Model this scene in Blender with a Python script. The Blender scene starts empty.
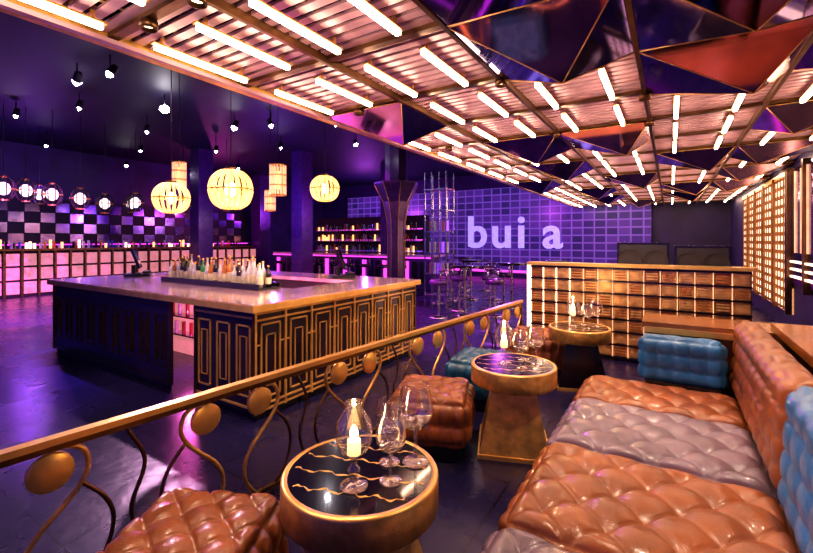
import bpy, math, random, bmesh
from mathutils import Vector, Matrix
random.seed(7)
S=bpy.context.scene
pi=math.pi
# ---------------------------------------------------------------- materials
def mat(name,col,rough=.5,metal=0.,emit=None,es=0.,coat=0.,var=.25,vs=8.,bump=0.,bs=60.,spec=.5):
    m=bpy.data.materials.new(name); m.use_nodes=True
    nt=m.node_tree; N=nt.nodes; L=nt.links
    p=N['Principled BSDF']
    p.inputs['Roughness'].default_value=rough
    p.inputs['Metallic'].default_value=metal
    p.inputs['Coat Weight'].default_value=coat
    p.inputs['Coat Roughness'].default_value=.15
    p.inputs['Specular IOR Level'].default_value=spec
    tc=N.new('ShaderNodeTexCoord')
    nz=N.new('ShaderNodeTexNoise'); nz.inputs['Scale'].default_value=vs; nz.inputs['Detail'].default_value=4
    L.new(tc.outputs['Object'],nz.inputs['Vector'])
    cr=N.new('ShaderNodeValToRGB')
    a=[c*(1-var) for c in col]+[1]; b=[min(1,c*(1+var)) for c in col]+[1]
    cr.color_ramp.elements[0].position=.3; cr.color_ramp.elements[0].color=a
    cr.color_ramp.elements[1].position=.7; cr.color_ramp.elements[1].color=b
    L.new(nz.outputs['Fac'],cr.inputs['Fac']); L.new(cr.outputs['Color'],p.inputs['Base Color'])
    if emit:
        p.inputs['Emission Color'].default_value=(*emit,1); p.inputs['Emission Strength'].default_value=es
    if bump:
        n2=N.new('ShaderNodeTexNoise'); n2.inputs['Scale'].default_value=bs; n2.inputs['Detail'].default_value=3
        L.new(tc.outputs['Object'],n2.inputs['Vector'])
        bp=N.new('ShaderNodeBump'); bp.inputs['Strength'].default_value=bump; bp.inputs['Distance'].default_value=.01
        L.new(n2.outputs['Fac'],bp.inputs['Height']); L.new(bp.outputs['Normal'],p.inputs['Normal'])
    return m
def glassmat(name,tint):
    m=bpy.data.materials.new(name); m.use_nodes=True
    nt=m.node_tree;N=nt.nodes;L=nt.links;N.clear()
    o=N.new('ShaderNodeOutputMaterial');mx=N.new('ShaderNodeMixShader')
    t=N.new('ShaderNodeBsdfTransparent');t.inputs[0].default_value=(*tint,1)
    g=N.new('ShaderNodeBsdfGlossy');g.inputs['Roughness'].default_value=.10;g.inputs[0].default_value=(1,.94,.88,1)
    f=N.new('ShaderNodeLayerWeight');f.inputs[0].default_value=.5
    pw=N.new('ShaderNodeMath');pw.operation='POWER';pw.inputs[1].default_value=1.5
    a=N.new('ShaderNodeMath');a.operation='MULTIPLY_ADD';a.inputs[1].default_value=.85;a.inputs[2].default_value=.14
    L.new(f.outputs['Facing'],pw.inputs[0]);L.new(pw.outputs[0],a.inputs[0]);L.new(a.outputs[0],mx.inputs[0]);L.new(t.outputs[0],mx.inputs[1]);L.new(g.outputs[0],mx.inputs[2]);L.new(mx.outputs[0],o.inputs[0])
    return m
M={}
M['brown']=mat('leather_brown',(.29,.088,.026),.30,0,coat=.35,var=.3,vs=5,bump=.2,bs=120)
M['grey']=mat('leather_grey',(.21,.145,.19),.30,0,coat=.4,var=.25,vs=5,bump=.2,bs=120)
M['blue']=mat('leather_blue',(.025,.17,.40),.30,0,coat=.4,var=.25,vs=5,bump=.2,bs=120)
M['teal']=mat('leather_teal',(.01,.10,.20),.35,0,coat=.4,var=.3,vs=5,bump=.2,bs=120)
M['gold']=mat('gold_metal',(.92,.54,.17),.30,.6,var=.15,vs=6)
M['goldsatin']=mat('gold_satin',(.70,.42,.12),.36,.6,var=.3,vs=14,bump=.15,bs=200)
M['golddark']=mat('bronze_dark',(.20,.11,.05),.35,.9)
M['black']=mat('black_lacquer',(.010,.006,.016),.18,0,coat=.6)
M['blackmatt']=mat('black_matt',(.010,.008,.02),.6)
M['blackglass']=mat('black_glass',(.004,.003,.010),.05,0,coat=1)
M['barbody']=mat('bar_wood_dark',(.022,.010,.028),.28,0,coat=.5,var=.4,vs=4)
M['stone']=mat('bar_top_stone',(.80,.50,.54),.12,.3,coat=1,var=.35,vs=3)
M['cream']=mat('cream_light',(.9,.7,.5),.5,emit=(1.,.62,.42),es=2.1)
M['cream2']=mat('cream_backlight',(.9,.6,.4),.5,emit=(1.,.45,.24),es=.7,var=.4,vs=4)
M['strip']=mat('light_strip',(1,.9,.8),.5,emit=(1.,.72,.50),es=18)
M['slat']=mat('ceiling_slat',(.66,.40,.46),.36,.15,var=.2,vs=4)
M['pyrA']=mat('facet_plum',(.46,.20,.46),.07,1.,var=.2,vs=2)
M['pyrB']=mat('facet_rose',(.75,.42,.50),.16,.9,var=.2,vs=2)
M['pyrC']=mat('facet_dark',(.12,.06,.28),.06,1.,var=.3,vs=2)
M['amber']=mat('lamp_amber',(1,.7,.3),.5,emit=(1.,.44,.14),es=1.6)
M['bulb']=mat('lamp_bulb',(1,.9,.7),.5,emit=(1.,.70,.36),es=9)
M['whitelamp']=mat('lamp_white',(.9,.8,.9),.5,emit=(1.,.74,.72),es=1.5)
M['spotlens']=mat('spot_lens',(1,1,1),.5,emit=(1,.92,1),es=80)
M['magenta']=mat('magenta_glow',(.8,.1,.6),.5,emit=(.95,.06,.75),es=1.6)
M['violet']=mat('violet_glow',(.4,.1,.9),.5,emit=(.25,.06,1.),es=1.1)
M['pinkpanel']=mat('pink_lit_panel',(.7,.35,.35),.4,emit=(1.,.36,.36),es=.40,var=.4,vs=6)
M['letters']=mat('letter_glow',(.4,.3,.9),.5,emit=(.42,.34,1.),es=.72)
M['purplewall']=mat('column_purple',(.10,.03,.20),.3,.3,coat=.4)
M['silver']=mat('silver_metal',(.55,.5,.65),.25,.95)
M['mirror']=mat('mirror_tint',(.26,.18,.48),.14,1.)
M['wood']=mat('console_wood',(.40,.15,.04),.25,.1,coat=.5,var=.35,vs=3)
M['tileA']=mat('tile_gold',(.85,.46,.20),.32,.5,var=.35,vs=9)
M['tileB']=mat('tile_copper',(.42,.17,.08),.3,.6,var=.4,vs=9)
M['candle']=mat('candle_flame',(1,.8,.4),.5,emit=(1,.72,.32),es=60)
M['wax']=mat('candle_wax',(.9,.8,.6),.5,emit=(1,.52,.2),es=1.8)  # flame's glow put into the wax as emission
M['glass']=glassmat('clear_glass',(.97,.96,.97))
for n,c in dict(b_green=(.04,.25,.06),b_amber=(.5,.18,.03),b_clear=(.6,.6,.65),b_dark=(.03,.02,.03),b_red=(.3,.03,.04),b_blue=(.05,.12,.4)).items():
    M[n]=mat('bottle_'+n[2:],c,.08,0,coat=1,var=.1)
M['label']=mat('bottle_label',(.7,.62,.45),.6)
M['screen']=mat('pos_screen',(.02,.03,.06),.1,emit=(.15,.2,.6),es=.08)

# ---------------------------------------------------------------- builder
class B:
    def __init__(s,name): s.n=name;s.v=[];s.f=[];s.m=[];s.s=[];s.ml=[]
    def mi(s,k):
        if k not in s.ml: s.ml.append(k)
        return s.ml.index(k)
    def add(s,vs,fs,k,smooth=False,mt=None):
        o=len(s.v)
        for p in vs:
            p=Vector(p)
            s.v.append(tuple(mt@p) if mt else tuple(p))
        i=s.mi(k)
        for f in fs: s.f.append([a+o for a in f]);s.m.append(i);s.s.append(smooth)
    def box(s,c,d,k,rz=0,mt=None,top=1.):
        hx,hy,hz=d[0]/2,d[1]/2,d[2]/2
        vs=[]
        for z in(-1,1):
            q=top if z>0 else 1
            for x,y in((-1,-1),(1,-1),(1,1),(-1,1)):
                px,py=x*hx*q,y*hy*q
                vs.append((c[0]+px*math.cos(rz)-py*math.sin(rz),c[1]+px*math.sin(rz)+py*math.cos(rz),c[2]+z*hz))
        s.add(vs,[(3,2,1,0),(4,5,6,7),(0,1,5,4),(1,2,6,5),(2,3,7,6),(3,0,4,7)],k,False,mt)
    def bb(s,x0,x1,y0,y1,z0,z1,k): s.box(((x0+x1)/2,(y0+y1)/2,(z0+z1)/2),(x1-x0,y1-y0,z1-z0),k)
    def lathe(s,prof,c,k,seg=24,smooth=True,mt=None,a0=0):
        vs=[];fs=[];n=len(prof)
        for i in range(seg):
            a=2*pi*i/seg+a0
            for r,z in prof: vs.append((c[0]+r*math.cos(a),c[1]+r*math.sin(a),c[2]+z))
        for i in range(seg):
            j=(i+1)%seg
            for t in range(n-1): fs.append((i*n+t,j*n+t,j*n+t+1,i*n+t+1))
        s.add(vs,fs,k,smooth,mt)
    def cyl(s,c,r,h,k,seg=20,r2=None,smooth=True):
        r2=r if r2 is None else r2
        s.lathe([(0,0),(r,0),(r,h*.01),(r2,h*.99),(r2,h),(0,h)],c,k,seg,False if seg<10 else smooth)
    def tube(s,pts,r,k,seg=8,flat=None):
        pts=[Vector(p) for p in pts];vs=[];fs=[];n=len(pts)
        up=Vector((0,0,1))
        for i,p in enumerate(pts):
            t=(pts[min(i+1,n-1)]-pts[max(i-1,0)]).normalized()
            a=t.cross(up)
            if a.length<.05: a=t.cross(Vector((1,0,0)))
            if flat: a=Vector(flat)
            a.normalize();b=t.cross(a).normalized()
            for j in range(seg):
                q=2*pi*j/seg; vs.append(p+a*math.cos(q)*r+b*math.sin(q)*r)
        for i in range(n-1):
            for j in range(seg):
                jj=(j+1)%seg;fs.append((i*seg+j,i*seg+jj,(i+1)*seg+jj,(i+1)*seg+j))
        fs.append(list(range(seg))[::-1]);fs.append([(n-1)*seg+j for j in range(seg)])
        s.add(vs,fs,k,True)
    def ball(s,c,r,k,sz=1,seg=12,rings=8):
        s.lathe([(r*math.sin(pi*i/rings)+1e-5,-r*sz*math.cos(pi*i/rings)) for i in range(rings+1)],c,k,seg)
    def tuft(s,c,d,n,k,amp=.03,r=.04,res=8,mt=None,diamond=True,faces=None):
        """deep-buttoned upholstered block; diamond pattern on top, squares on the sides"""
        T=Matrix.Translation(Vector(c)); T=(mt@T) if mt else T
        h=[x/2 for x in d]
        for ax in range(3):
            u,v=[(1,2),(0,2),(0,1)][ax]
            for sg in(-1,1):
                dia=diamond and ax==2
                nu,nv=n[u],n[v];ru,rv=nu*res,nv*res
                vs=[];fs=[]
                for i in range(ru+1):
                    for j in range(rv+1):
                        p=[0,0,0];p[ax]=sg*h[ax];p[u]=-h[u]+d[u]*i/ru;p[v]=-h[v]+d[v]*j/rv
                        q=[max(-h[t]+r,min(h[t]-r,p[t])) for t in range(3)]
                        dv=Vector(p)-Vector(q);dv.normalize()
                        x,y=i/res,j/res
                        edge=min(1,min(i,ru-i)/(res*.5),min(j,rv-j)/(res*.5))
                        edge=math.sin(edge*pi/2)
                        if dia:
                            a=abs(math.sin(pi*(x+y)/2));b=abs(math.sin(pi*(x-y)/2))
                        else:
                            a=abs(math.sin(pi*x));b=abs(math.sin(pi*y))
                        a=a if a>1e-6 else 0;b=b if b>1e-6 else 0
                        w=.42*max(a,b)**.7+.58*(a*b)**.42
                        dd=amp*w*edge
                        vs.append(Vector(q)+dv*(r+dd))
                for i in range(ru):
                    for j in range(rv):
                        a=i*(rv+1)+j
                        if dia:
                            if ((i//res)+(j//res))%2==0: fs+=[(a,a+rv+1,a+rv+2),(a,a+rv+2,a+1)]
                            else: fs+=[(a,a+rv+1,a+1),(a+rv+1,a+rv+2,a+1)]
                        else: fs.append((a,a+rv+1,a+rv+2,a+1))
                s.add(vs,fs,k,True,T)
                if not(ax==2 and sg<0):
                    for i in range(1,nu):
                        for j in range(1,nv):
                            if dia and (i+j)%2: continue
                            p=[0,0,0];p[ax]=sg*(h[ax]+.003);p[u]=-h[u]+d[u]*i/nu;p[v]=-h[v]+d[v]*j/nv
                            vv=[];R=.012
                            for a in range(8):
                                w=[0,0,0];w[u]=R*math.cos(a*pi/4);w[v]=R*math.sin(a*pi/4)
                                vv.append(tuple(p[t]+w[t] for t in range(3)))
                            tip=list(p);tip[ax]+=sg*.007;vv.append(tuple(tip))
                            s.add(vv,[(a,(a+1)%8,8) for a in range(8)],k,True,T)
    def done(s,loc=(0,0,0),rz=0,weld=True):
        me=bpy.data.meshes.new(s.n);me.from_pydata(s.v,[],s.f)
        for k in s.ml: me.materials.append(M[k])
        me.polygons.foreach_set('material_index',s.m);me.polygons.foreach_set('use_smooth',s.s)
        bm=bmesh.new();bm.from_mesh(me)
        if weld: bmesh.ops.remove_doubles(bm,verts=bm.verts,dist=1e-5)
        bmesh.ops.recalc_face_normals(bm,faces=bm.faces)
        bm.to_mesh(me);bm.free();me.update()
        o=bpy.data.objects.new(s.n,me);S.collection.objects.link(o)
        o.location=loc;o.rotation_euler=(0,0,rz)
        return o
def dup(o,loc,rz=0,sc=1):
    c=o.copy();S.collection.objects.link(c);c.location=loc;c.rotation_euler=(0,0,rz);c.scale=(sc,)*3
    return c
def catmull(P,n=8):
    P=[Vector(p) for p in P];P=[P[0]*2-P[1]]+P+[P[-1]*2-P[-2]];out=[]
    for i in range(1,len(P)-2):
        for t in range(n):
            t/=n;a,b,c,d=P[i-1:i+3]
            out.append(.5*((2*b)+(c-a)*t+(2*a-5*b+4*c-d)*t*t+(3*b-a-3*c+d)*t**3))
    out.append(P[-2]);return out

# ---------------------------------------------------------------- room shell
def floor_material():
    m=bpy.data.materials.new('floor_dark_polished');m.use_nodes=True
    nt=m.node_tree;N=nt.nodes;L=nt.links;p=N['Principled BSDF']
    tc=N.new('ShaderNodeTexCoord');br=N.new('ShaderNodeTexBrick')
    br.offset=0;br.inputs['Scale'].default_value=1.;br.inputs['Brick Width'].default_value=.9;br.inputs['Row Height'].default_value=.9
    br.inputs['Mortar Size'].default_value=.006
    br.inputs['Color1'].default_value=(.010,.009,.045,1);br.inputs['Color2'].default_value=(.018,.012,.062,1);br.inputs['Mortar'].default_value=(.002,.002,.010,1)
    L.new(tc.outputs['Object'],br.inputs['Vector']);L.new(br.outputs['Color'],p.inputs['Base Color'])
    p.inputs['Specular IOR Level'].default_value=.45;p.inputs['Specular Tint'].default_value=(.66,.58,1,1)
    nz=N.new('ShaderNodeTexNoise');nz.inputs['Scale'].default_value=1.7;nz.inputs['Detail'].default_value=8
    L.new(tc.outputs['Object'],nz.inputs['Vector'])
    mr=N.new('ShaderNodeMapRange');mr.inputs['To Min'].default_value=.14;mr.inputs['To Max'].default_value=.40
    L.new(nz.outputs['Fac'],mr.inputs['Value']);L.new(mr.outputs[0],p.inputs['Roughness'])
    n2=N.new('ShaderNodeTexNoise');n2.inputs['Scale'].default_value=9
    L.new(tc.outputs['Object'],n2.inputs['Vector'])
    bp=N.new('ShaderNodeBump');bp.inputs['Strength'].default_value=.15;bp.inputs['Distance'].default_value=.02
    L.new(n2.outputs['Fac'],bp.inputs['Height']);L.new(bp.outputs['Normal'],p.inputs['Normal'])
    return m
M['floor']=floor_material()
M['wallD']=mat('wall_dark_blue',(.03,.018,.09),.5,var=.4,vs=1.5)
M['ceilD']=mat('ceiling_dark',(.006,.006,.030),.6,var=.4,vs=1.)
def brickwall():
    m=bpy.data.materials.new('led_tile_wall');m.use_nodes=True
    nt=m.node_tree;N=nt.nodes;L=nt.links;p=N['Principled BSDF']
    tc=N.new('ShaderNodeTexCoord');mp=N.new('ShaderNodeMapping');mp.inputs['Rotation'].default_value=(pi/2,0,0)
    br=N.new('ShaderNodeTexBrick');br.offset=0;br.inputs['Brick Width'].default_value=.42;br.inputs['Row Height'].default_value=.3;br.inputs['Scale'].default_value=1
    br.inputs['Mortar Size'].default_value=.03
    br.inputs['Color1'].default_value=(.02,.012,.09,1);br.inputs['Color2'].default_value=(.08,.025,.22,1);br.inputs['Mortar'].default_value=(.15,.07,.36,1)
    L.new(tc.outputs['Object'],mp.inputs[0]);L.new(mp.outputs[0],br.inputs['Vector']);L.new(br.outputs['Color'],p.inputs['Base Color'])
    L.new(br.outputs['Color'],p.inputs['Emission Color']);p.inputs['Emission Strength'].default_value=.6;p.inputs['Roughness'].default_value=.3
    return m
M['led']=brickwall()
XL,XR,YB,ZH=-17.,1.75,18.,4.6
b=B('floor');b.bb(XL,XR,-3,YB,-.1,0,'floor');b.done()
b=B('wall_left');b.bb(XL-.15,XL,-3,YB,0,ZH,'wallD');b.done()
b=B('wall_back');b.bb(XL,XR,YB,YB+.15,0,ZH,'wallD');b.done()
b=B('wall_right');b.bb(XR,XR+.15,-3,YB,0,ZH,'wallD');b.done()
b=B('ceiling');b.bb(XL,XR,-3,YB,ZH,ZH+.1,'ceilD');b.done()
# lowered ceiling over lounge
CX0,CX1=-3.1,1.74;ZC=2.9;NC=5;CW=(CX1-CX0)/NC;CL=1.0
b=B('ceiling_dropped_soffit')
b.bb(CX0,CX1,-1.,17.9,ZC+.18,ZC+.24,'pyrC')
b.bb(CX0-.05,CX0,-1.,17.9,ZC-.03,ZC+.24,'goldsatin')
b.bb(CX0,CX0+.05,-1.,17.9,ZC-.03,ZC+.0,'slat')
for i in range(1,NC): b.bb(CX0+CW*i-.015,CX0+CW*i+.015,-1.,17.9,ZC-.01,ZC+.18,'golddark')
b.done()
def lit_panel():
    b=B('ceiling_slat_light_panel')
    n=10
    for i in range(n):
        y=-CL/2+.06+i*(CL-.12)/(n-1)
        b.box((0,y,.05),(CW-.04,.062,.02),'slat')
    for x in(-.36,-.12,.12,.36): b.box((x,0,.068),(.03,CL-.04,.02),'golddark')
    for y in(-CL/2+.015,CL/2-.015): b.box((0,y,.06),(CW-.04,.03,.10),'golddark')
    for x in(-.24,.24):
        b.box((x,0,-.035),(.032,CL*.70,.028),'strip')
        b.box((x,0,-.012),(.045,CL*.74,.012),'gold')
        for y in(-.3,.3): b.box((x,y,.015),(.02,.02,.06),'gold')
    b.box((0,0,.14),(CW-.04,CL-.04,.06),'pyrC')
    return b
def pyramid(ax,ay,drop,ms):
    b=B('ceiling_pyramid_panel')
    w,l=CW/2-.008,CL/2-.008
    c=[(-w,-l,0),(w,-l,0),(w,l,0),(-w,l,0)];a=(ax,ay,-drop)
    for i in range(4):
        b.add([c[i],c[(i+1)%4],a],[(0,1,2)],ms[i])
        b.add([c[i],c[(i+1)%4],(0,0,.18)],[(0,1,2)],'pyrC')
    for i in range(4): b.tube([c[i],a],.005,'gold',5);b.tube([c[i],c[(i+1)%4]],.006,'gold',5)
    return b
pats=["LLPPP","LLPPP","LLPLV","LLPVP","PLLPP","LLLLL","LPPLP","LLLLL","LPLPP","LLLLL","PLPLP","LLLLL","LPLPP","LLLLL","LPLPL","LLLLL","LLPLL","LLLLL"]
lit=None
specs=[(.22,.1,.24,('pyrA','pyrB','pyrA','pyrC')),(-.2,-.1,.22,('pyrB','pyrA','pyrC','pyrA')),(.05,.22,.22,('pyrA','pyrC','pyrB','pyrC'))]
k=0
for j,row in enumerate(pats):
    y=.8+CL*(j-1)
    if y>17.3: break
    for i,t in enumerate(row):
        x=CX0+CW*(i+.5)
        if t=='L':
            if lit is None: lit=lit_panel().done((x,y,ZC))
            else: dup(lit,(x,y,ZC))
        else:
            sp=specs[k%3] if t=='P' else (0.1,.1,.18,('pyrC','pyrC','pyrA','pyrC'))  # V cells are dark open voids, filled in with a dark pyramid
            pyramid(*sp).done((x,y,ZC));k+=1

# right wall light screens
b=B('wall_light_screen')
for i in range(5):
    y0=9.4+i*1.05
    b.bb(1.64,1.74,y0,y0+.07,.35,2.75,'golddark')
    for jz in range(14):
        z=.45+jz*.163
        b.bb(1.68,1.72,y0+.09,y0+1.,z,z+.09,'cream')
    for q in range(1,4): b.bb(1.66,1.73,y0+.07+q*.245,y0+.09+q*.245,.4,2.7,'golddark')
b.bb(1.725,1.745,9.4,14.6,.35,2.75,'cream2')
b.bb(1.66,1.74,9.4,14.6,2.7,2.78,'gold')
b.done()
b=B('wall_mirror_panel')
b.bb(1.69,1.74,7.4,9.3,.9,2.75,'mirror')
for y in(7.35,8.3,9.3): b.bb(1.64,1.74,y,y+.06,.8,2.8,'golddark')
for i in range(3): b.bb(1.66,1.7,7.5,9.2,1.0+i*.12,1.03+i*.12,'cream')
for i in range(5): b.bb(1.67,1.7,7.5+i*.36,7.53+i*.36,1.4,2.7,'cream2')
b.done()
b=B('wall_slat_light_panel')
for i in range(7): b.bb(1.64,1.74,4.3+i*.42,4.36+i*.42,1.0,2.6,'cream' if i%2 else 'goldsatin')
b.bb(1.7,1.745,4.2,7.2,.9,2.7,'purplewall')
b.done()

# ---------------------------------------------------------------- sofa
def sofa():
    b=B('tufted_sofa')
    segs=[(.86,1.69,'grey'),(1.71,2.54,'brown'),(2.56,3.34,'grey'),(3.36,3.96,'brown')]
    for y0,y1,c in segs:
        ny=6 if y1-y0>.7 else 4
        b.tuft((-.09,(y0+y1)/2,.30),(1.02,y1-y0,.24),(8,ny,2),c,amp=.042,res=10)
    b.bb(-.56,.5,.9,3.96,0,.18,'black')
    for y0,y1,c in[(.86,1.69,'blue'),(1.71,2.50,'blue'),(2.52,4.26,'brown')]:
        mt=Matrix.Translation((.49,(y0+y1)/2,.42))@Matrix.Rotation(.07,4,'Y')
        b.tuft((0,0,.265),(.14,y1-y0,.53),(1,max(5,int((y1-y0)/.155)),4),c,mt=mt)
    b.bb(.43,.6,.9,4.26,0,.44,'black')
    return b.done()
sofa()
b=B('tufted_sofa_end_backrest')
b.tuft((.07,4.10,.61),(.56,.13,.36),(5,1,3),'blue')
b.bb(-.18,.33,4.04,4.16,0,.44,'black')
b.done()
b=B('wood_console_ledge')
b.bb(-.22,1.7,4.34,4.85,.82,.87,'wood');b.bb(-.18,.9,4.38,4.8,0,.82,'golddark')
b.bb(-.2,1.7,4.33,4.35,.78,.83,'gold')
b.done()
b=B('wall_ledge')
b.bb(.68,1.74,.5,4.28,0,.90,'golddark');b.bb(.66,1.74,.5,4.28,.90,.96,'wood')
b.done()

# ---------------------------------------------------------------- ottomans
def ottoman(c,n=6):
    b=B('tufted_ottoman')
    b.tuft((0,0,.28),(.56,.56,.30),(n,n,2),c,amp=.04,r=.05)
    b.box((0,0,.065),(.48,.48,.11),'black')
    for x in(-.2,.2):
        for y in(-.2,.2): b.cyl((x,y,0),.02,.02,'gold')
    return b
ottoman('brown').done((-1.62,.95,0),math.radians(26))
ottoman('brown').done((-1.58,2.90,0),math.radians(20))
ottoman('teal').done((-1.58,3.95,0),math.radians(6))
ottoman('brown').done((-1.46,5.35,0),math.radians(4))

# ---------------------------------------------------------------- drum tables
def table(base='goldsatin'):
    b=B('drum_cocktail_table')
    b.lathe([(.0,.50),(.31,.50),(.318,.502),(.325,.51)],(0,0,0),'goldsatin',48)
    b.lathe([(.325,.51),(.325,.630)],(0,0,0),'goldsatin',48)
    b.lathe([(.325,.630),(.322,.637),(.312,.6395),(.298,.6395),(.298,.638)],(0,0,0),'gold',48)
    b.lathe([(.0,.6385),(.298,.6385)],(0,0,0),'blackglass',48)
    for i,y in enumerate((-.17,-.05,.07,.18)):  # reflections of the ceiling strips drawn as thin wavy gold lines
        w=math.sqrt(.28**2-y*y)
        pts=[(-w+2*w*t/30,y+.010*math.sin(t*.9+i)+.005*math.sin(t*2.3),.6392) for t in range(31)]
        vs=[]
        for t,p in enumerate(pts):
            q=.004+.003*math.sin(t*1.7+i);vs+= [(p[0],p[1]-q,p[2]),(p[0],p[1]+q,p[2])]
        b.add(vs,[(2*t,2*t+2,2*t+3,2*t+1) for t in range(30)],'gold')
    b.box((0,0,.265),(.50,.50,.47),base,top=.62)
    b.box((0,0,.015),(.53,.53,.03),'gold')
    return b
TZ=.640
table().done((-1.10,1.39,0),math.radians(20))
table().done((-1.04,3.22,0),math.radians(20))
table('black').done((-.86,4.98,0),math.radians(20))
b=B('stemmed_glass');h=.27;r=.062
b.lathe([(0,.0),(.045,.001),(.045,.004),(.04,.007),(.008,.014),(.0055,.03),(.005,h*.36),(.009,h*.42),(r*.6,h*.47),(r*.92,h*.57),(r,h*.68),(r*.93,h*.82),(r*.74,h*.97),(r*.75,h),(r*.71,h)],(0,0,0),'glass',28)
b.lathe([(0,h*.445),(r*.55,h*.48),(r*.88,h*.575),(r*.9,h*.6),(0,h*.6)],(0,0,0),'glass',24)
gm=b.done((-.944,1.385,TZ))
for x,y,s in((-.935,1.56,1.25),(-1.03,1.50,1.0),(-.95,3.13,1.),(-.88,3.28,1.1),(-1.0,3.36,.95),(-.76,4.90,1.),(-.7,5.06,1.1),(-.84,5.12,.9)):
    dup(gm,(x,y,TZ),random.random()*6,s)
b=B('globe_candle_holder');h=.33;r=.074
b.lathe([(0,0),(.055,.001),(.055,.006),(.05,.010),(.02,.022),(.012,.04),(.024,.06),(.024,.07),(.012,.085),(.012,.105),(.022,.12),(r*.7,.14),(r*.96,.18),(r,.21),(r*.88,.255),(r*.55,.295),(.030,.315),(.034,h),(.028,h)],(0,0,0),'glass',28)
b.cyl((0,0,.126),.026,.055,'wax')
b.lathe([(0,.182),(.013,.194),(.017,.207),(.009,.228),(0,.240)],(0,0,0),'candle',12)
cpos=((-1.047,1.28),(-1.10,3.18),(-.92,4.95))
cm=b.done((*cpos[0],TZ))
for p in cpos[1:]: dup(cm,(*p,TZ))
for p in cpos:
    l=bpy.data.lights.new('candle_light','POINT');l.energy=4.5;l.color=(1,.6,.25);l.shadow_soft_size=.012
    o=bpy.data.objects.new('candle_light',l);o.location=(p[0],p[1],TZ+.27);S.collection.objects.link(o)

# ---------------------------------------------------------------- scroll railing
def railing():
    A=Vector((-2.36,-.4,0));E=Vector((-1.80,5.95,0));D=(E-A);Ln=D.length;D.normalize();Nn=Vector((D.y,-D.x,0))
    b=B('scroll_railing')
    def P(s,z,o=0): return A+D*s+Vector((0,0,z))+Nn*o
    ang=math.atan2(D.y,D.x)
    mid=(A+E)/2
    b.box((mid.x,mid.y,.735),(Ln,.055,.03),'gold',ang)
    b.box((mid.x,mid.y,.705),(Ln,.03,.03),'golddark',ang)
    b.box((mid.x,mid.y,.03),(Ln,.03,.02),'golddark',ang)
    def disc(s,z,r):
        T=Matrix.Translation(P(s,z))@Matrix.Rotation(ang,4,'Z')@Matrix.Rotation(pi/2,4,'X')
        b.lathe([(0,-.012),(r*.9,-.012),(r,-.006),(r,.006),(r*.9,.012),(0,.012)],(0,0,0),'gold',28,True,T)
    s=.78-1.02
    while s<Ln:
        for sg,c in((1,s),(-1,s+.34)):
            if c<.1 or c>Ln-.15: continue
            disc(c,.60,.085)
            cur=[(.06,.695),(-.03,.70),(-.11,.665),(-.135,.59),(-.11,.51),(-.04,.43),(.05,.34),(.10,.24),(.09,.13),(.03,.04)]
            b.tube(catmull([P(c+sg*x,z) for x,z in cur],6),.012,'goldsatin',8,flat=Nn)
            b.tube(catmull([P(c+sg*x,z) for x,z in[(-.11,.51),(-.20,.40),(-.235,.28),(-.20,.14),(-.12,.04)]],6),.010,'golddark',8,flat=Nn)
        c=s+.68
        if .1<c<Ln-.1:
            b.tube(catmull([P(c-.05,.69),P(c+.03,.5),P(c-.03,.28),P(c+.04,.04)],6),.010,'golddark',8,flat=Nn)
        s+=1.02
    for q in(.02,Ln-.02):
        p=P(q,0);b.box((p.x,p.y,.37),(.035,.035,.74),'golddark',ang)
    b.done()
railing()

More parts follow.
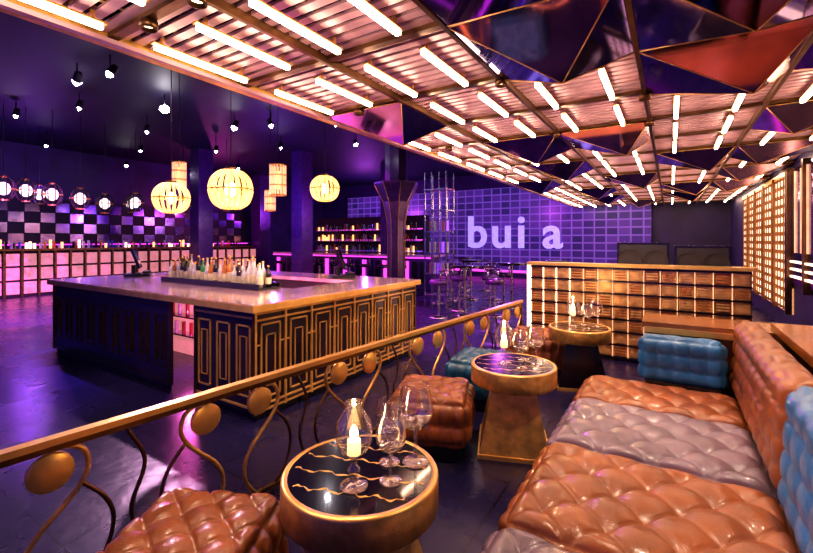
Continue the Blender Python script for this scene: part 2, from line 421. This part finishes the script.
# ---------------------------------------------------------------- island bar
def bar():
    b=B('island_bar_counter')
    X0,X1,Y0,Y1,H=-7.5,-3.1,2.42,5.15,.99
    b.bb(X0,-4.49,Y0,2.47,.06,H,'barbody');b.bb(-3.99,X1,Y0,3.0,.06,H,'barbody')
    b.bb(X0+.03,-4.5,Y0+.02,2.46,0,.06,'blackmatt');b.bb(-3.98,X1-.03,Y0+.04,2.96,0,.06,'blackmatt')
    b.bb(X1-.55,X1,3.0,Y1,.06,H,'barbody');b.bb(X1-.5,X1-.03,3.0,Y1-.03,0,.06,'blackmatt')
    b.bb(X0,X0+.55,2.47,Y1,0,H,'barbody');b.bb(X0+.55,X1-.55,4.6,Y1,0,H,'barbody')
    b.bb(X0-.06,X1+.06,Y0-.06,3.42,H,H+.05,'stone');b.bb(X1-.62,X1+.06,3.42,Y1+.06,H,H+.05,'stone')
    b.bb(X0-.06,X0+.62,3.42,Y1+.06,H,H+.05,'stone');b.bb(X0+.62,X1-.62,4.55,Y1+.06,H,H+.05,'stone')
    b.bb(X0-.065,X1+.065,Y0-.066,Y0-.05,H-.02,H+.04,'gold');b.bb(X1+.05,X1+.066,Y0-.065,Y1+.06,H-.02,H+.04,'gold')
    b.bb(-6.9,-3.66,3.36,3.40,.0,.97,'pinkpanel')
    for z in(.3,.55,.8): b.bb(-6.9,-3.66,3.2,3.36,z,z+.02,'silver')
    b.bb(-6.9,-3.66,3.30,3.34,.93,.96,'magenta')
    for i in range(34):
        b.cyl((-6.85+i*.09,3.27,.32 if i%2 else .57),.025,.16,random.choice(['b_clear','b_amber','b_red']),10)
    def frame(axis,c,w,z0,z1,t,k):
        for a,bb_,za,zb in((c-w/2,c-w/2+t,z0,z1),(c+w/2-t,c+w/2,z0,z1),(c-w/2,c+w/2,z0,z0+t),(c-w/2,c+w/2,z1-t,z1)):
            if axis=='x': b.bb(a,bb_,Y0-.012,Y0+.002,za,zb,k)
            else: b.bb(X1-.002,X1+.014,a,bb_,za,zb,k)
    n=9
    for i in range(n):
        c=X0+.17+i*.335
        frame('x',c,.18,.25,.80,.008,'golddark');frame('x',c,.09,.33,.72,.006,'golddark')
    for i in range(3):
        c=-3.99+.15+i*.295
        frame('x',c,.20,.20,.84,.014,'gold');frame('x',c,.10,.30,.74,.008,'gold')
    for z in(.10,.90):
        b.bb(X0,-4.49,Y0-.01,Y0,z,z+.012,'golddark');b.bb(-3.99,X1,Y0-.012,Y0,z,z+.02,'gold')
    n=8;w=(Y1-Y0)/n
    for i in range(n):
        c=Y0+w*(i+.5)
        frame('y',c,w*.66,.18,.85,.014,'gold');frame('y',c,w*.32,.28,.75,.010,'gold')
        b.bb(X1,X1+.02,c-w/2-.010,c-w/2+.010,.06,H,'gold')
        for z in(.35,.66): b.bb(X1,X1+.014,c-w*.5,c-w*.31,z,z+.012,'gold');b.bb(X1,X1+.014,c+w*.31,c+w*.5,z,z+.012,'gold')
    for z in(.07,.12,.88,.94): b.bb(X1,X1+.018,Y0,Y1,z,z+.016,'gold')
    for c in((X1,Y0),(X1,Y1),(-3.99,Y0),(X0,Y0)): b.box((c[0],c[1],.52),(.03,.03,.94),'golddark')
    b.done()
bar()
b=B('bottle_tray');b.bb(-5.85,-3.85,3.06,3.36,1.041,1.058,'blackmatt')
b.bb(-5.85,-3.85,3.05,3.07,1.041,1.11,'black');b.bb(-5.85,-3.85,3.35,3.37,1.041,1.11,'black');b.done()
b=B('liquor_bottles')
for r in range(2):
    for i in range(21):
        x=-5.76+i*.091;y=3.145+r*.12;h=random.uniform(.24,.36);rr=random.uniform(.030,.040)
        k=random.choice(['b_green','b_amber','b_clear','b_clear','b_dark','b_dark','b_green','b_clear'])
        b.lathe([(0,0),(rr,0),(rr,h*.58),(rr*.85,h*.66),(.012,h*.76),(.011,h*.95),(0,h*.95)],(x,y,1.059),k,12)
        b.lathe([(rr+.001,h*.15),(rr+.001,h*.45)],(x,y,1.059),'label',12)
        b.lathe([(0,h),(.014,h),(.014,h*.93)],(x,y,1.059),'gold',8)
b.done()
def pos(loc,rz):
    b=B('pos_terminal')
    b.box((0,0,.02),(.40,.34,.04),'blackmatt');b.box((0,.06,.10),(.06,.05,.14),'blackmatt')
    mt=Matrix.Translation((0,.02,.27))@Matrix.Rotation(-.35,4,'X')
    b.box((0,0,0),(.42,.03,.31),'black',mt=mt);b.box((0,-.018,0),(.37,.006,.26),'screen',mt=mt)
    b.box((0,-.12,.06),(.30,.1,.03),'blackmatt')
    b.done(loc,rz)
pos((-7.1,3.35,1.041),math.radians(150));pos((-4.2,4.85,1.041),math.radians(140))

# ---------------------------------------------------------------- pendants
def cage(R,H,loc,k='amber',inner='bulb',ribs=18,name='cage_pendant_lamp',rr=.05,ir=.3):
    b=B(name);top=ZH-loc[2]
    prof=[(.42,-.5),(.8,-.36),(.98,-.12),(1,.08),(.86,.3),(.55,.46),(.3,.5)]
    pr=catmull([(R*r,0,H*z) for r,z in prof],4)
    for i in range(ribs):
        a=2*pi*i/ribs;ca,sa=math.cos(a),math.sin(a)
        b.tube([(p.x*ca,p.x*sa,p.z) for p in pr],R*rr,k,5)
    for r,z in((.42,-.5),(1,.0),(.3,.5)):
        b.lathe([(R*r-.008,H*z-.01),(R*r+.010,H*z-.01),(R*r+.010,H*z+.01),(R*r-.008,H*z+.01)],(0,0,0),'gold',24)
    b.ball((0,0,0),R*ir,inner,1.2)
    b.cyl((0,0,H*.5),R*.28,.04,'golddark')
    b.tube([(0,0,H*.3),(0,0,top)],.006,'blackmatt',5)
    return b.done(loc)
cage(.235,.44,(-4.4,3.1,2.2),rr=.07);cage(.21,.37,(-4.53,4.83,2.40),rr=.07);cage(.21,.37,(-5.5,3.0,2.15),rr=.07)
def cylamp(r,h,loc):
    b=B('slatted_cylinder_pendant_lamp')
    for i in range(16):
        a=2*pi*i/16;b.box((r*math.cos(a),r*math.sin(a),0),(.012,.018,h),'cream2',a)
    for z in(-h/2,-h/6,h/6,h/2): b.lathe([(r-.02,z-.008),(r+.012,z-.008),(r+.012,z+.008),(r-.02,z+.008)],(0,0,0),'gold',20)
    b.cyl((0,0,-h*.3),r*.25,h*.6,'amber',12);b.cyl((0,0,h/2),r*.9,.02,'golddark')
    b.tube([(0,0,h*.3),(0,0,ZH-loc[2])],.006,'blackmatt',5)
    b.done(loc)
cylamp(.09,.38,(-6.15,3.47,2.56));cylamp(.12,.46,(-5.15,4.45,2.53));cylamp(.09,.36,(-6.06,5.06,2.31))
for x,y,z in((-12,3.0,2.7),(-12.3,3.45,2.72),(-12,3.83,2.65),(-12,4.37,2.6),(-12.4,5.05,2.55),(-12,5.6,2.6),(-12,6.9,2.6),(-11,7.6,2.7),(-14,4.2,2.8),(-14,6.4,2.7)):
    cage(.19,.48,(x,y,z),'blackmatt','whitelamp',9,rr=.06,ir=.62)

# hall spots
def spotfix(loc,target,col,en,ang=70,big=.05):
    b=B('stage_spotlight')
    d=(Vector(target)-Vector(loc)).normalized()
    mt=d.to_track_quat('-Z','Y').to_matrix().to_4x4()
    b.lathe([(0,.16),(.05,.16),(.07,.0),(.06,-.02),(.05,.01)],(0,0,0),'blackmatt',16,True,mt)
    b.lathe([(0,-.03-big),(big*.6,-.02-big*.6),(big,-.01)],(0,0,0),'spotlens',16,True,mt)
    b.tube([(0,0,.06),(0,0,ZH-loc[2])],.012,'blackmatt',6)
    b.done(loc)
    if en:
        l=bpy.data.lights.new('spot_beam','SPOT');l.energy=en;l.color=col;l.spot_size=math.radians(ang);l.spot_blend=.6;l.shadow_soft_size=.04
        o=bpy.data.objects.new('spot_beam',l);o.location=Vector(loc)+d*.15;o.rotation_euler=d.to_track_quat('-Z','Y').to_euler();S.collection.objects.link(o)
V=(.28,.12,1.);MG=(1.,.12,.85);PK=(1.,.45,.8)
spotfix((-8.8,4.66,4.3),(-6.2,3.2,1),(1,.55,.75),700,70,big=.09)
spotfix((-8.5,3.05,4.3),(-12.5,3.6,0),MG,3500,60,.07)
spotfix((-7.67,3.2,4.3),(-7.5,.8,0),V,1400,75,.06)
spotfix((-8.8,6.3,4.3),(-9.5,5,0),V,700,70,.07)
spotfix((-7.95,6.66,4.3),(-6,6.4,0),MG,900)
spotfix((-15.4,6.9,4.1),(-14,6,0),V,700)
spotfix((-7.5,9.25,4.3),(-5.5,8,0),MG,900)
spotfix((-11.0,2.2,4.3),(-11,2.6,0),(.6,.12,1),1600)
spotfix((-5.2,5.6,4.3),(-3.6,7.0,0),(1,.1,.7),900,60)
spotfix((-5.6,2.2,4.3),(-4.6,3.6,1),(1,.62,.62),350,70,.03)  # extra fixture added to light the bar top
for x,y,z in((-10.6,5.2,4.2),(-13,6.2,4.2),(-6.6,7.4,4.3),(-12,3.2,4.3),(-11.2,7.4,4.2),(-14.5,4.5,4.2),(-9.6,8.4,4.3),(-13.2,9.6,4.2),(-10.2,3.7,4.3)):
    spotfix((x,y,z),(x+.8,y-.9,0),V,0,big=.035)

# ---------------------------------------------------------------- hall background
b=B('lit_slat_partition')
b.bb(-15.75,-15.6,2.,12.,0,1.3,'blackmatt')
y=2.
while y<12:
    for z in(.08,.48,.88): b.bb(-15.6,-15.57,y+.05,y+.33,z,z+.34,'pinkpanel')
    b.bb(-15.6,-15.54,y-.02,y+.03,0,1.3,'golddark');y+=.38
b.bb(-15.8,-15.4,2.,12.,1.3,1.36,'golddark')
b.done()
b=B('back_bar_shelving')
b.bb(-16.98,-16.6,3,12.5,0,2.9,'blackmatt')
for i in range(24):
    for j in range(4):
        if (i+j)%2: b.bb(-16.6,-16.57,3.1+i*.38,3.1+i*.38+.36,1.5+j*.33,1.5+j*.33+.3,'mirror')
b.bb(-16.6,-16.5,3,12.5,1.45,1.48,'magenta')
b.done()
b=B('back_bar_bottles')
for i in range(80):
    b.cyl((-15.60+random.uniform(-.1,.1),2.5+i*.11,1.364),.035,random.uniform(.08,.26),random.choice(['b_amber','b_clear','b_dark','amber','b_blue','cream']),8)  # amber and cream ones glow, standing in for little warm lights
b.done()
b=B('rear_bar_counter')
b.bb(-14,-6.6,12,12.7,0,1.05,'purplewall');b.bb(-14.05,-6.5,11.9,12.8,1.05,1.12,'stone')
for i in range(24): b.bb(-13.9+i*.3,-13.75+i*.3,11.96,12.0,.2,.9,'magenta' if i%3==0 else 'blackmatt')
b.bb(-14.05,-6.5,11.88,11.9,1.0,1.04,'magenta')
b.done()
b=B('rear_bar_back_shelf')
b.bb(-14,-8.2,14.4,14.8,0,2.6,'blackmatt')
for z in(1.1,1.55,2.0): b.bb(-13.9,-8.3,14.1,14.4,z,z+.03,'silver');b.bb(-13.9,-8.3,14.37,14.4,z+.05,z+.08,'magenta' if z>1.5 else 'violet')
for z in(1.13,1.58,2.03):
    for i in range(46): b.cyl((-13.8+i*.118,14.22,z),.035,random.uniform(.15,.3),random.choice(['b_amber','b_clear','b_green','b_dark','amber']),8)  # amber ones are emissive to give the shelf a warm glow
b.done()
for x,y,w in((-13.2,8.2,.5),(-10.6,10.2,.5),(-9.2,13.4,.5),(-16.2,13,.6)):
    b=B('square_hall_column');b.bb(x-w/2,x+w/2,y-w/2,y+w/2,0,ZH,'purplewall');b.box((x,y,.1),(w+.08,w+.08,.2),'black')
    b.done()
b=B('flared_column')
b.lathe([(0,0),(.36,0),(.36,.12),(.24,.2),(.22,1.6),(.24,2.1),(.34,2.6),(.58,3.05),(.6,3.1),(.3,3.12),(.3,ZH),(0,ZH)],(-6.1,9.2,0),'purplewall',8,False)
for i in range(8):
    a=2*pi*i/8;ca,sa=math.cos(a),math.sin(a)
    b.tube([(-6.1+r*ca,9.2+r*sa,z) for r,z in((.245,.2),(.225,1.6),(.245,2.1),(.345,2.6),(.585,3.05))],.012,'goldsatin',5)
b.done()
b=B('metal_display_tower')
for x in(-.28,-.1,.1,.28):
    for y in(-.2,.2): b.box((-4.67+x,8.9+y,1.6),(.025,.025,3.2),'silver')
for z in(.3,.8,1.3,1.8,2.3,2.8): b.box((-4.67,8.9,z),(.6,.45,.03),'silver')
for z in(.8,1.3,1.8):
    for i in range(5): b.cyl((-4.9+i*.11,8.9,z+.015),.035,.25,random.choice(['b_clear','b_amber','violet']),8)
b.done()
def hightable(x,y):
    b=B('round_bar_table');b.cyl((0,0,0),.24,.02,'silver');b.cyl((0,0,.02),.03,1.0,'silver',12);b.cyl((0,0,1.02),.34,.04,'black',28);b.done((x,y,0))
def stool(x,y,c='purplewall'):
    b=B('bar_stool');b.cyl((0,0,0),.2,.02,'silver');b.cyl((0,0,.02),.025,.66,'silver',12)
    b.lathe([(0,.68),(.17,.68),(.19,.71),(.19,.76),(.16,.79),(0,.79)],(0,0,0),c,20)
    b.lathe([(.12,.3),(.13,.3),(.13,.31),(.12,.31)],(0,0,0),'silver',16)
    b.tube([(.17*math.cos(a/10),.17*math.sin(a/10),.98) for a in range(0,32)],.025,c,6)
    for a in(.2,1.5,2.9): b.tube([(.17*math.cos(a),.17*math.sin(a),.75),(.17*math.cos(a),.17*math.sin(a),.98)],.012,'silver',5)
    b.done((x,y,0),random.random()*6)
for x,y in((-3.7,8.2),(-3.2,9.8),(-4.6,10.6),(-2.6,11.6),(-5.6,12.4)):
    hightable(x,y)
    for a in(.4,2.2,4.1): stool(x+.62*math.cos(a),y+.62*math.sin(a))
for i in range(9): stool(-13.2+i*.72,11.5,'black')

# sign wall
b=B('led_video_wall');b.bb(-15.,-.6,17.8,17.95,.3,3.9,'led');b.bb(-15.1,-.5,17.85,17.98,.2,.3,'magenta');b.done()
em=bpy.data.objects.new('illuminated_letter_sign',None);S.collection.objects.link(em)
for i,(tx,x,sz) in enumerate((('ch',-13.2,1.9),('bui',-7.9,2.0),('a',-4.5,1.9))):
    cu=bpy.data.curves.new('letters_%d'%i,'FONT');cu.body=tx;cu.size=sz;cu.extrude=.05;cu.offset=.03;cu.space_character=1.15
    cu.materials.append(M['letters'])
    o=bpy.data.objects.new('letters_%d'%i,cu);o.location=(x,17.74,1.3);o.rotation_euler=(pi/2,0,0);S.collection.objects.link(o);o.parent=em

# ---------------------------------------------------------------- tiled partition + dj gear
b=B('gold_tile_partition')
b.bb(-1.75,.8,6.27,6.42,0,1.24,'golddark')
nx,nz=14,7;w=2.55/nx;h=1.18/nz
for i in range(nx):
    for j in range(nz):
        x=-1.75+(i+.5)*w;z=.04+(j+.5)*h
        b.box((x,6.262,z),(w-.028,.03,h-.03),'tileA' if (i*3+j*2+i*j)%4 else 'tileB')
        for q in(-.28,0,.28): b.box((x,6.243,z+q*h*.75),(w*.7,.014,h*.12),'tileA' if (i+j)%3 else 'wood')
    b.bb(-1.75+i*w-.005,-1.75+i*w+.005,6.228,6.26,.04,1.22,'cream' if i<4 else 'cream2')
for j in range(nz+1): b.bb(-1.75,.8,6.222,6.25,.03+j*h,.05+j*h,'black')
b.bb(-1.8,.85,6.2,6.46,1.24,1.28,'gold')
b.bb(-1.8,-1.75,6.22,6.44,0,1.24,'cream')
b.done()
def eq(x,w,h):
    b=B('dj_monitor_speaker');b.box((0,0,h/2+.02),(w,.3,h),'black');b.box((0,-.155,h/2+.02),(w-.06,.012,h-.06),'blackmatt')
    for q in(-.25,.25):
        mt=Matrix.Translation((q*w,-.16,h/2+.02))@Matrix.Rotation(pi/2,4,'X');b.lathe([(0,0),(h*.15,.012),(h*.28,.0),(h*.3,.01)],(0,0,0),'blackmatt',16,True,mt)
    for q in(-.4,.4): b.box((q*w,0,.01),(.04,.2,.02),'blackmatt')
    b.done((x,6.66,1.05))
b=B('dj_booth_desk');b.bb(-.7,.75,6.48,6.95,0,1.05,'black');b.done()
eq(-.32,.62,.5);eq(.34,.60,.46)

# ---------------------------------------------------------------- lounge lights
def down(loc,target,en,col=(1,.72,.52),ang=95):  # fixtures and beams added to light seats, bar face and partition
    b=B('added_downlight');b.lathe([(0,.04),(.05,.04),(.05,-.01),(.04,-.01),(.035,.02),(0,.02)],(0,0,0),'golddark',16)
    b.lathe([(0,.015),(.034,.015)],(0,0,0),'bulb',16);b.done(loc)
    d=(Vector(target)-Vector(loc)).normalized()
    l=bpy.data.lights.new('added_downlight_beam','SPOT');l.energy=en;l.color=col;l.spot_size=math.radians(ang);l.spot_blend=.7;l.shadow_soft_size=.03
    o=bpy.data.objects.new('added_downlight_beam',l);o.location=Vector(loc)-Vector((0,0,.03));o.rotation_euler=d.to_track_quat('-Z','Y').to_euler();S.collection.objects.link(o)
xs=[CX0+CW*i for i in range(1,NC)]
z=ZC-.035
for x,y,e in((xs[2],2.3,90),(xs[3],3.3,75),(xs[2],4.3,80),(xs[0],1.3,75),(xs[1],3.3,70),(xs[3],1.3,75)):
    down((x,y,z),(x,y,0),e,ang=72)
down((xs[2],5.3,z),(xs[2]-.3,6.3,.6),140,ang=90);down((xs[1],5.3,z),(xs[1],6.3,.4),110,ang=90)
down((xs[0]-.5,1.3,z),(-3.6,2.6,.6),140,(1,.62,.40),75)
down((xs[0]-.5,3.3,z),(-3.2,3.6,.4),180,(1,.62,.40),85)
down((xs[0]-.5,5.3,z),(-3.2,4.6,.4),130,(1,.62,.40),75)
def pt(loc,en,col,r=.12):  # bare point lights added to wash the hall and bar interior
    l=bpy.data.lights.new('added_glow_light','POINT');l.energy=en;l.color=col;l.shadow_soft_size=r
    o=bpy.data.objects.new('added_glow_light',l);o.location=loc;S.collection.objects.link(o)
pt((-10,8.5,2.6),120,(.35,.08,1),.05);pt((-14,4,2.9),90,(.4,.1,1),.05);pt((-12,15.5,3.0),160,(.6,.1,1),.05);pt((-5,14,3.0),170,(.65,.1,1),.05)
pt((-4.6,3.9,.6),30,(1,.12,.6),.05);pt((-4.9,2.9,.5),26,(1,.15,.6),.03);pt((-15,10,2.8),90,(1,.1,.7),.05)

# world
w=bpy.data.worlds.new('world');S.world=w;w.use_nodes=True
bg=w.node_tree.nodes['Background'];bg.inputs[0].default_value=(.12,.055,.58,1);bg.inputs[1].default_value=.58
# camera
cd=bpy.data.cameras.new('camera');cd.sensor_width=36;cd.lens=18.6;cd.shift_y=-.0445;cd.clip_end=100;cd.clip_start=.02
co=bpy.data.objects.new('camera',cd);co.location=(0,0,1.6);co.rotation_euler=(pi/2,0,math.radians(32.15));S.collection.objects.link(co);S.camera=co
S.view_settings.view_transform='Standard'
try: S.view_settings.look='Medium High Contrast'
except Exception as e: print(e)
S.view_settings.exposure=0.25
